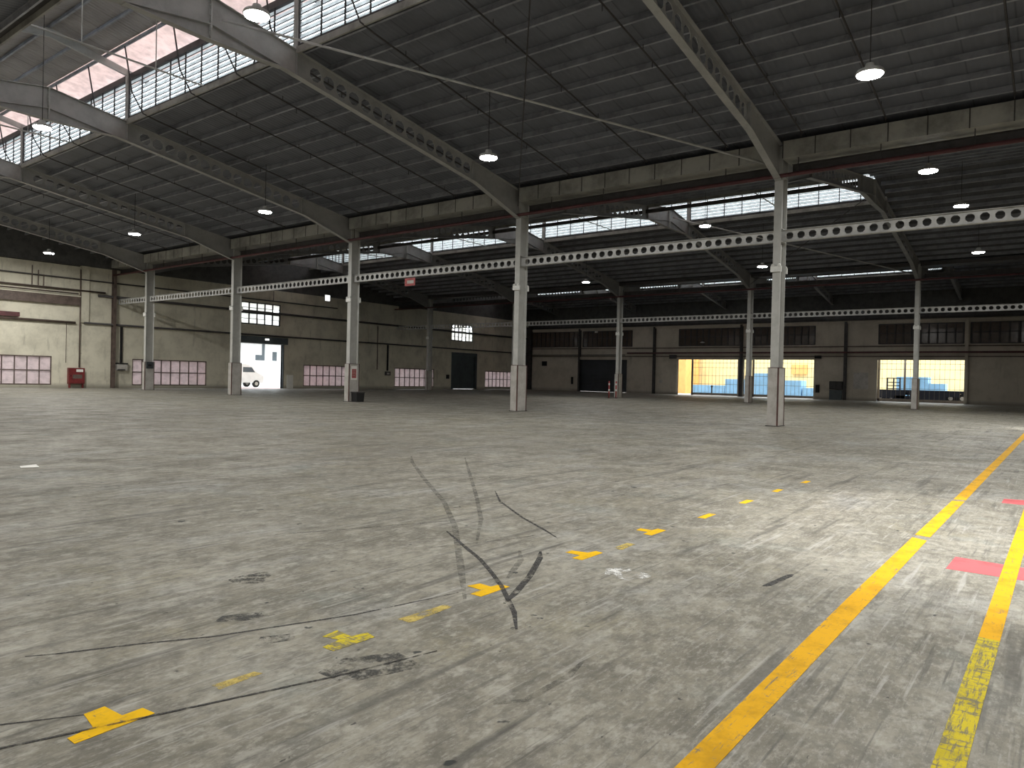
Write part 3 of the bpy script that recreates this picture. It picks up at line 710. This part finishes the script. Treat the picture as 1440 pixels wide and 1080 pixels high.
for k, y in enumerate((51.2, 40.4, 29.55, 18.5, 7.72)):
    lab = ['by the dark roller shutter', 'left of the yellow openings', 'between the two yellow-lit openings', 'beside the dark panel board', 'at the edge of the trailer opening'][k]
    tag(MB().box(XW-.32, y-.14, 0, XW-.30, y+.14, 8.2).box(XW-.03, y-.14, 0, XW-.01, y+.14, 8.2).box(XW-.30, y-.012, 0, XW-.03, y+.012, 8.2).build('wall_column', M['far_wall' if k == 4 else 'dark_steel']), 'dark steel wall post on the far wall %s' % lab if k < 4 else 'pale wall post on the far wall '+lab, 'column', 'far wall posts')
struct(MB().box(XW-.4, 59.0, 0, XW, YW, 8.6).build('trim_20', M['dark_steel']))
struct(MB().box(XW-.14, YN, 8.02, XW, YW, 8.22).build('trim_21', M['far_wall']))
struct(MB().box(XW-.12, YN, 5.55, XW, YW, 5.66).build('trim_22', M['brown_steel']))
struct(MB().box(XW-.10, YN, 4.52, XW, YW, 4.62).build('trim_23', M['brown_steel']))
struct(MB().box(XW-.16, YN, 8.3, XW, YW, 8.5).build('trim_24', M['dark_steel']))
tag(MB().tube([(XW-.42, YN+.2, 4.98), (XW-.42, 44.0, 4.98)], .09, 8).build('wall_pipe', M['red_pipe'], None, True), 'dull red pipe along the far wall above the yellow openings', 'pipe')
tag(MB().tube([(XW-.37, 44.3, 4.75), (XW-.37, 58.9, 4.75)], .05, 8).build('wall_pipe', M['dark_steel'], None, True), 'dark pipe along the far wall above the dark roller shutter', 'pipe')
t = thing('panel_board', 'black electrical panel on the far wall beside the yellow opening', 'electrical panel', (XW-.003, 19.35, 1.1))
MB().box(-.25, -.65, 0, 0, .65, .85).build('case', M['black'], t); MB().box(-.27, -.6, .05, -.251, -.02, .8).box(-.27, .02, .05, -.251, .6, .8).build('doors', M['dark_steel'], t)
tag(MB().box(XW-.22, 18.75, .0, XW-.001, 20.0, 1.05).build('grey_cabinet', M['shutter']), 'grey cabinet under the black panel on the far wall', 'cabinet')
tag(MB().box(XW-.2, 21.03, .7, XW-.001, 21.4, 1.55).build('switch_box', M['black']), 'narrow black switch box right of the yellow opening', 'switch box')
tag(MB().box(XW-.10, 52.2, .9, XW-.001, 52.5, 1.86).build('switch_box', M['black']), 'narrow black box left of the wide dark shutter', 'switch box')
t = thing('exhaust_fan', 'small square black exhaust fan opening near the building corner', 'fan', (XW, 56.9, 3.6))
MB().box(-.12, -.4, -.32, 0, .4, -.26).box(-.12, -.4, .26, 0, .4, .32).box(-.12, -.4, -.26, 0, -.34, .26).box(-.12, .34, -.26, 0, .4, .26).build('frame', M['dark_steel'], t)
MB().tube([(-.1, 0, 0), (-.02, 0, 0)], .07, 10).box(-.07, -.03, -.24, -.05, .03, .24).box(-.07, -.3, -.03, -.05, .3, .03).build('blades', M['black'], t); MB().box(-.03, -.34, -.26, -.002, .34, .26).build('backing', M['black'], t)
t = thing('wall_lamp', 'pale square lamp in front of the far clerestory window over the dark shutter', 'lamp', (XW-.3, 48.66, 7.74)); MB().box(0, -.22, -.11, .08, .22, .11).build('case', M['white_case'], t); MB().box(.08, -.03, -.03, .28, .03, .03).build('arm', M['dark_steel'], t)
t = thing('wall_lamp', 'pale oval lamp under the clerestory above the yellow opening', 'lamp', (XW-.45, 34.1, 6.18)); MB().lathe((0, 0, 0), [(.1, -.04), (.3, 0), (.22, .08), (.05, .12)], 14).build('shade', M['white_case'], t); MB().box(0, -.03, .06, .449, .03, .12).build('arm', M['dark_steel'], t)
tag(MB().box(XW-.02, 16.3, 1.2, XW-.002, 17.7, 2.9).build('notice', M['guard']), 'large faded pale notice on the far wall right of the black panel', 'notice')
tag(MB().box(XW-.02, 39.3, 1.35, XW-.002, 39.75, 1.75).build('notice', M['guard']), 'small pale notice on the far wall left of the yellow opening', 'notice')
tag(MB().box(XW-.3, 20.9, 4.35, XW-.002, 21.55, 4.65).build('motor_box', M['black']), 'dark motor box over the corner of the second yellow opening', 'box')
tag(MB().box(XW-.4, 37.5, 4.3, XW-.002, 38.3, 4.75).build('motor_box', M['dark_steel']), 'dark motor box over the orange corner of the first yellow opening', 'box')

# ------------------------------------------------------------------ things at the columns
t = thing('column_notice', 'red notice with white border on the guard of a near column', 'notice', (X1-.02, ST[3]-.19, 1.55))
MB().box(-.21, -.012, -.34, .21, -.001, .42).build('board', M['paper'], t)
MB().box(-.15, -.02, -.24, .15, -.0121, .26).build('red_panel', M['sign_red'], t)
b = MB()
for k in range(4): b.box(-.11, -.024, .18-k*.1, .11-.03*(k % 2), -.0201, .20-k*.1)
b.build('faded_lines', M['guard'], t)
t = thing('waste_bin', 'black bin at the foot of the red-notice column', 'bin', (X1+.06, ST[3]-.46, 0))
MB().prism([(-.24, 0), (.24, 0), (.29, .52), (-.27, .50)], lambda u, v, q: (u, q, v), -.22, .22).build('body', M['black'], t)
MB().box(-.30, -.24, .50, .31, .24, .56).build('rim', M['dark_steel'], t)
t = thing('navy_panel', 'navy panel with small box on the guard of the near column at the louvred window', 'panel', (X1+.0, ST[5]-.189, 1.62))
MB().box(-.26, -.05, -.02, .26, 0, .48).build('board', M['shutter_far'], t); MB().box(-.14, -.07, .15, .10, -.051, .3).build('meter_box', M['black'], t)
for k, (x, y) in enumerate(((53.55, 30.75), (54.3, 30.5))):
    t = thing('guard_post', ('outer' if k == 0 else 'inner')+' red and white guard post beside the slim far column', 'post', (x, y, 0), 'guard posts')
    MB().tube([(0, 0, 0), (0, 0, 1.45)], .06, 10).build('post', M['sign_red'], t, True)
    MB().tube([(0, 0, 1.1), (0, 0, 1.25)], .064, 10).tube([(0, 0, .6), (0, 0, .75)], .064, 10).build('white_band', M['paper'], t, True); MB().lathe((0, 0, 0), [(.14, 0), (.14, .02), (.07, .03)], 12).build('foot', M['dark_steel'], t)
t = thing('hanging_sign', 'small faded red sign hanging under the holed beam left of the corner column', 'sign', (X1, 27.12, 6.6))
MB().box(-.012, -.37, -.44, .012, .37, -.04).build('board', M['sign_red'], t); MB().box(-.016, -.27, -.32, -.0125, .2, -.16).build('pale_panel', M['guard'], t); MB().box(-.004, -.3, -.04, .004, -.28, .003).box(-.004, .28, -.04, .004, .3, .003).build('hooks', M['dark_steel'], t)
tag(MB().add([(4.08, 12.26, .004), (4.3, 12.18, .004), (4.34, 12.42, .02), (4.14, 12.47, .006), (4.08, 12.26, .008), (4.3, 12.18, .008), (4.34, 12.42, .024), (4.14, 12.47, .010)], [(3,2,1,0),(4,5,6,7),(0,1,5,4),(1,2,6,5),(2,3,7,6),(3,0,4,7)]).build('paper_scrap', M['paper']), 'white scrap of paper lying alone on the open floor', 'paper')

# ------------------------------------------------------------------ floor markings
def flat(name, poly, m, label, cat, z=.002, group=None):
    return tag(MB().prism(poly, lambda u, v, t: (u, v, t), .0004, z).build(name, m), label, cat, group)
flat('floor_stripe', [(1.5, 1.055), (8.12, 1.06), (8.2, 1.2), (5.5, 1.2), (1.5, 1.17)], M['yellow'], 'long worn yellow floor stripe, the nearer length running out of the bottom edge', 'floor stripe')
flat('floor_stripe', [(8.32, 1.06), (11.3, 1.05), (11.25, 1.19), (8.36, 1.2)], M['yellow'], 'short middle length of the yellow stripe between two breaks', 'floor stripe')
flat('floor_stripe', [(11.42, 1.05), (60, .98), (60, 1.15), (11.4, 1.19)], M['yellow'], 'far length of the long yellow stripe, running to the picture edge', 'floor stripe')
flat('floor_stripe', [(2.0, .285), (5.2, .285), (5.2, .395), (2.0, .395)], M['yellow_old'], 'worn green-tinged yellow stripe at the bottom edge, right of the long one', 'floor stripe')
flat('floor_stripe', [(5.2, .285), (16, .29), (16, .41), (5.2, .395)], M['yellow'], 'yellow stripe crossing the red bar near the picture edge', 'floor stripe')
flat('floor_bar', [(6.98, .05), (7.45, .05), (7.53, .76), (6.98, .77)], M['red_paint'], 'nearer faded red bar painted across the second yellow stripe', 'floor bar', .0015)
flat('floor_bar', [(11.55, .1), (12.15, .1), (12.0, .66), (11.55, .66)], M['red_paint'], 'farther faded red bar at the picture edge', 'floor bar', .0015)
TM = [((1.24, 3.11), (1.57, 3.13), (1.56, 3.22), (1.47, 3.215), (1.46, 3.36), (1.37, 3.35), (1.345, 3.2), (1.24, 3.18)),
      ((2.53, 3.12), (2.82, 3.11), (2.84, 3.2), (2.74, 3.225), (2.75, 3.36), (2.63, 3.34), (2.66, 3.23), (2.53, 3.21)),
      ((3.81, 3.15), (4.13, 3.15), (4.13, 3.24), (4.04, 3.25), (4.05, 3.36), (3.94, 3.39), (3.93, 3.25), (3.81, 3.25)),
      ((5.14, 3.17), (5.48, 3.17), (5.5, 3.25), (5.4, 3.27), (5.37, 3.42), (5.27, 3.42), (5.27, 3.27), (5.14, 3.27)),
      ((6.43, 3.18), (6.75, 3.18), (6.77, 3.28), (6.66, 3.29), (6.66, 3.42), (6.55, 3.41), (6.55, 3.28), (6.43, 3.27)),
      ((7.64, 3.14), (7.98, 3.15), (7.98, 3.23), (7.64, 3.23)), ((8.95, 3.16), (9.27, 3.16), (9.27, 3.25), (8.95, 3.24)), ((10.25, 3.17), (10.55, 3.18), (10.55, 3.26), (10.25, 3.25)), ((11.5, 3.13), (11.8, 3.14), (11.8, 3.22), (11.5, 3.22))]
for n, p in enumerate(TM):
    flat('floor_tee' if n < 5 else 'floor_dash', p, M['yellow_mark'] if n != 1 else M['yellow_old'], ('%s yellow tee mark from the bottom corner, in the row of tees' if n < 5 else '%s yellow mark along the row, a worn dash past the tees') % ORD[n], 'floor mark', .002, 'yellow tee marks')
for n, p in enumerate((((3.12, 3.13), (3.52, 3.15), (3.52, 3.22), (3.12, 3.24)), ((1.88, 3.14), (2.12, 3.15), (2.1, 3.2), (1.88, 3.21)), ((5.7, 3.1), (5.98, 3.12), (5.98, 3.2), (5.7, 3.2)))):
    flat('worn_mark', p, M['ghost_yellow'], ['almost worn away yellow mark between the second and third tees', 'almost worn away yellow mark between the first and second tees', 'almost worn away yellow mark past the fourth tee'][n], 'floor mark', .0012, 'worn marks')
def strip(name, pts, w, m, label, cat='tyre mark', z=.0016):
    P = [Vector((x, y, 0)) for x, y in pts]; L = []; R = []
    for i, p in enumerate(P):
        d = (P[min(i+1, len(P)-1)]-P[max(i-1, 0)]).normalized(); nrm = Vector((-d.y, d.x, 0)); ww = w*(.4 if i in (0, len(P)-1) else 1)
        L.append(p+nrm*ww/2); R.append(p-nrm*ww/2)
    b = MB(); n = len(P)
    for i in range(n-1): b.prism([(L[i].x, L[i].y), (R[i].x, R[i].y), (R[i+1].x, R[i+1].y), (L[i+1].x, L[i+1].y)], lambda u, v, t: (u, v, t), .0004, z)
    return tag(b.build(name, m), label, cat, 'tyre marks' if cat == 'tyre mark' else None)
strip('tyre_mark', [(5.2, 4.75), (4.82, 4.17), (4.58, 3.8), (4.34, 3.49), (4.1, 3.2), (3.92, 3.01), (3.7, 2.78), (3.46, 2.58)], .035, M['rubber'], 'dark curved tyre skid crossing the third yellow tee', z=.003)
strip('tyre_mark', [(5.15, 3.6), (4.96, 3.47), (4.46, 3.21), (4.02, 3.02), (3.8, 2.94)], .05, M['rubber'], 'dark short skid just right of the curved one', z=.0022)
strip('tyre_mark', [(5.05, 3.75), (4.8, 3.55), (4.5, 3.4), (4.3, 3.3)], .05, M['rubber_faint'], 'faint skid between the two dark skids')
strip('tyre_mark', [(7.5, 6.0), (6.9, 5.44), (6.27, 4.63), (5.92, 4.1), (5.69, 3.78)], .03, M['rubber'], 'thin dark skid curving up behind the third tee')
strip('tyre_mark', [(1.45, 4.25), (1.57, 4.17), (1.9, 4.0), (2.23, 3.8), (3.0, 3.5), (3.78, 3.33)], .018, M['rubber'], 'long thin dark scrape above the first tee')
strip('tyre_mark', [(4.6, 4.4), (4.94, 4.24), (5.53, 4.04), (5.9, 3.95)], .03, M['rubber_faint'], 'short scrape crossing behind the curved skid')
strip('tyre_mark', [(4.0, 5.8), (4.55, 5.53), (5.36, 5.18), (5.8, 5.0)], .04, M['rubber_faint'], 'faint long scrape in the middle of the floor')
strip('tyre_mark', [(2.6, 2.06), (2.73, 1.97), (3.1, 1.97), (3.32, 2.02)], .04, M['rubber_faint'], 'faint grey scrape left of the long yellow stripe')
strip('tyre_mark', [(5.4, 1.76), (5.46, 1.74), (5.84, 1.70), (5.9, 1.69)], .05, M['rubber'], 'short dark dash left of the long yellow stripe')
strip('tyre_mark', [(9.6, 9.7), (8.94, 9.01), (7.6, 7.4), (6.4, 5.9), (5.43, 4.85), (4.26, 3.73), (3.7, 3.2)], .06, M['rubber_faint'], 'long pale tyre track coming toward the third tee')
strip('tyre_mark', [(10.2, 8.9), (8.6, 7.4), (7.0, 5.9), (5.9, 4.9), (5.0, 4.2)], .05, M['rubber_faint'], 'second long tyre track beside the pale one')
strip('floor_crack', [(.8, 3.39), (1.04, 3.29), (1.4, 3.165), (2.35, 2.84), (2.9, 2.7)], .014, M['rubber'], 'dark saw-cut line running through the first tee', 'floor crack', .0032)
strip('floor_crack', [(1.02, 3.56), (1.11, 3.51), (1.37, 3.345)], .014, M['rubber'], 'short dark crack ending at the first tee', 'floor crack')
flat('floor_stain', [(2.88, 4.62), (3.02, 4.52), (3.2, 4.66), (3.2, 4.76), (2.98, 4.8), (2.9, 4.76)], M['dirt'], 'dark broken patch in the concrete behind the first tees', 'floor stain', .0012)
flat('floor_stain', [(2.36, 4.02), (2.5, 3.9), (2.68, 3.86), (2.66, 3.98), (2.45, 4.08)], M['dirt'], 'dark oily smear left of the second tee', 'floor stain', .0012)
flat('floor_stain', [(2.3, 3.5), (2.5, 3.42), (2.56, 3.5), (2.4, 3.6)], M['dirt'], 'small dark smudge above the second tee', 'floor stain', .0012)
flat('floor_stain', [(2.3, 2.75), (2.7, 2.6), (2.75, 2.85), (2.5, 3.0), (2.3, 2.95)], M['dirt'], 'dark blotch just below the second tee', 'floor stain', .0012)
flat('floor_stain', [(4.85, 2.55), (5.1, 2.5), (5.22, 2.75), (5.05, 2.9), (4.88, 2.8)], M['glint'], 'small pale worn patch, lamp glint painted in, on the floor before the fourth tee', 'floor stain', .0012)

# ------------------------------------------------------------------ outside the far wall
yb = tag(MB().box(XW+16, -30, -.02, XW+26, 75, 7.5).build('yellow_building', M['yellow_bldg']), 'yellow building seen through the far openings', 'building')
def mesh_gate(a, b, label):
    t = thing('mesh_gate', label, 'gate', (XW+.9, 0, 0), 'mesh gates')
    MB().box(-.05, a, -.02, .05, a+.12, 4.6).box(-.05, b-.22, -.02, .05, b, 4.6).box(-.05, a, .02, .05, b, .3).box(-.05, a, 4.5, .05, b, 4.6).build('frame', M['gate_steel'], t)
    m = MB(); n = int((b-a)/.42)
    for k in range(1, n): y = a+(b-a)*k/n; m.box(-.01, y-.012, .3, .01, y+.012, 4.55)
    for z in (1.35, 2.35, 3.3, 3.85): m.box(-.012, a, z-.018, .012, b, z+.018)
    m.build('bars', M['gate_steel'], t)
mesh_gate(29.0, 35.95, 'mesh gate in the first yellow opening, with an open gap beside it')
mesh_gate(20.4, 28.6, 'mesh gate in the second yellow opening behind the nearest column')
mesh_gate(6.6, 15.6, 'mesh gate in the opening behind the dark trailer')
tag(MB().box(XW+11, 41.2, -.02, XW+15.5, 48, 6.5).build('orange_building', M['orange']), 'orange building corner in the gap beside the first mesh gate', 'building')
def container(x, y0, y1, z0, z1, label, name='blue_container'):
    t = thing(name, label, 'container', (x, 0, 0), 'blue containers outside')
    b = MB().box(0, y0, z0, 2.2, y1, z1)
    b.build('body', M['blue_box'], t)
    r = MB(); n = max(3, int((y1-y0)/.3))
    for k in range(n+1): y = y0+(y1-y0)*k/n; r.box(-.04, y-.03, z0, .001, y+.03, z1)
    r.build('ribs', M['blue_box'], t)
XB = XW+8
container(XB, 31.3, 34.45, -.02, 2.03, 'blue container at the right of the first yellow opening')
container(XB, 34.6, 38.8, -.02, 1.2, 'low blue container along the foot of the first yellow opening')
container(XB, 29.0, 30.85, -.02, 2.8, 'tall blue container between the two columns in the second opening')
container(XB, 25.2, 27.2, -.02, 2.0, 'blue container right of the nearest column in the second opening')
container(XB, 21.5, 25.0, -.02, 1.15, 'low blue container in the second yellow opening')
container(XB, 12.0, 15.0, -.02, 2.64, 'large blue container behind the dark trailer')
container(XB, 10.4, 11.9, -.02, 1.95, 'lower blue container behind the dark trailer, right of the large one')
tag(MB().box(XW+15.6, 26.7, 2.9, XW+15.998, 28.6, 4.1).build('orange_board', M['orange']), 'orange board on the yellow building right of the nearest column', 'board')
t = thing('pallet_rack', 'dark pallet frame with pale squares standing by the trailer', 'rack', (XW+6, 15.0, 0))
f = MB()
for y in (-.65, -.03, .6): f.box(0, y, 0, .5, y+.08, 2.5)
for z in (1.25, 1.6, 1.95, 2.4): f.box(0, -.65, z, .5, .68, z+.09)
f.build('frame', M['trailer'], t)
tag(MB().tube([(XW+5, 13.75, 0), (XW+5, 13.75, 4.9)], .11, 8).build('steel_pole', M['gate_steel'], None, True), 'dark pole standing behind the trailer opening', 'pole')
t = thing('dark_post', 'short dark post standing in the first yellow opening', 'post', (XW+1.6, 33.65, 0)); MB().tube([(0, 0, 0), (0, 0, .95)], .09, 8).build('post', M['black'], t); MB().lathe((0, 0, .95), [(.09, 0), (.14, .06), (.12, .2), (.03, .25)], 10).build('cap', M['black'], t)
t = thing('flatbed_trailer', 'dark navy flatbed trailer parked across the far opening', 'trailer', (XW+3.2, 11.6, 0))
MB().box(-1.2, -3.2, .95, 1.2, 4.8, 1.22).box(-.5, -3.0, .7, .5, 4.6, .95).build('deck', M['trailer'], t)
MB().box(-1.25, -4.0, .95, 1.2, -3.2, 1.22).box(-1.22, -3.2, .62, -1.16, 1.2, .95).box(-1.22, -2.0, .10, -1.16, 2.6, .62).box(-1.22, 1.6, .35, -1.16, 4.6, 1.0).build('side_rail', M['trailer'], t)
for y in (-3.4, -2.4, 2.9, 3.9):
    for x in (-.95, .95):
        w = MB().tube([(x-.14, y, .48), (x+.14, y, .48)], .48, 18).build('wheel', M['black'], t)
        MB().tube([(x-.155, y, .48), (x+.155, y, .48)], .2, 12).build('hub', M['guard'], w)
for y in (-.3, 1.3): MB().box(-1.1, y, -.0, -.95, y+.12, .95).build('stand', M['trailer'], t)
# ------------------------------------------------------------------ outside the end wall
t = thing('white_building', 'white building seen through the bright doorway', 'building', (0, YW+25, 0))
MB().box(25, 0, -.02, 85, 10, 9.5).build('wall', M['white_bldg'], t)
for a, b, z0, z1 in ((54.95, 56.3, 3.1, 3.8), (55.9, 56.3, 3.8, 5.4), (57.5, 58.15, 3.1, 4.3), (51.5, 52.6, 3.2, 4.4), (60.5, 61.8, 3.1, 4.4)):
    MB().box(a, -.06, z0, b, -.001, z1).build('window', M['glass_dark'], t)
MB().box(25, -1.2, 5.6, 85, 0, 5.75).build('canopy', M['white_bldg'], t)
struct(MB().box(33, YW+.6, -.019, 48, YW+2.6, -.004).build('trim_30', M['pink_pave']))
t = thing('white_van', 'white van parked outside the bright doorway, behind the column', 'van', (40.6, YW+6.0, 0))
prof = [(-2.6, .45), (2.4, .45), (2.5, .9), (2.35, 1.25), (1.7, 1.45), (1.15, 2.05), (.6, 2.3), (-2.3, 2.35), (-2.6, 2.1)]
MB().prism(prof, lambda u, v, q: (u, q, v), -.9, .9).build('body', M['van'], t)
MB().prism([(.1, 1.5), (1.45, 1.5), (1.05, 2.0), (.1, 2.0)], lambda u, v, q: (u, q, v), -.915, -.901).build('side_window', M['glass_dark'], t)
MB().prism([(1.72, 1.47), (1.17, 2.03), (1.19, 2.05), (1.74, 1.49)], lambda u, v, q: (u, q, v), -.8, .8).build('windscreen', M['glass_dark'], t)
for x in (-1.7, 1.6):
    for y in (-.82, .82):
        w = MB().tube([(x, y-.11, .36), (x, y+.11, .36)], .36, 18).build('wheel', M['black'], t); MB().tube([(x, y-.12, .36), (x, y+.12, .36)], .18, 12).build('hub', M['guard'], w)
tag(MB().box(33, YW+9, .9, 55, YW+9.08, .98).box(33, YW+9, .4, 55, YW+9.08, .46).box(36, YW+8.98, -.02, 36.12, YW+9.1, 1.0).box(41, YW+8.98, -.02, 41.12, YW+9.1, 1.0).box(46, YW+8.98, -.02, 46.12, YW+9.1, 1.0).build('guard_rail', M['white_bldg']), 'low pale guard rail outside behind the white van', 'railing')
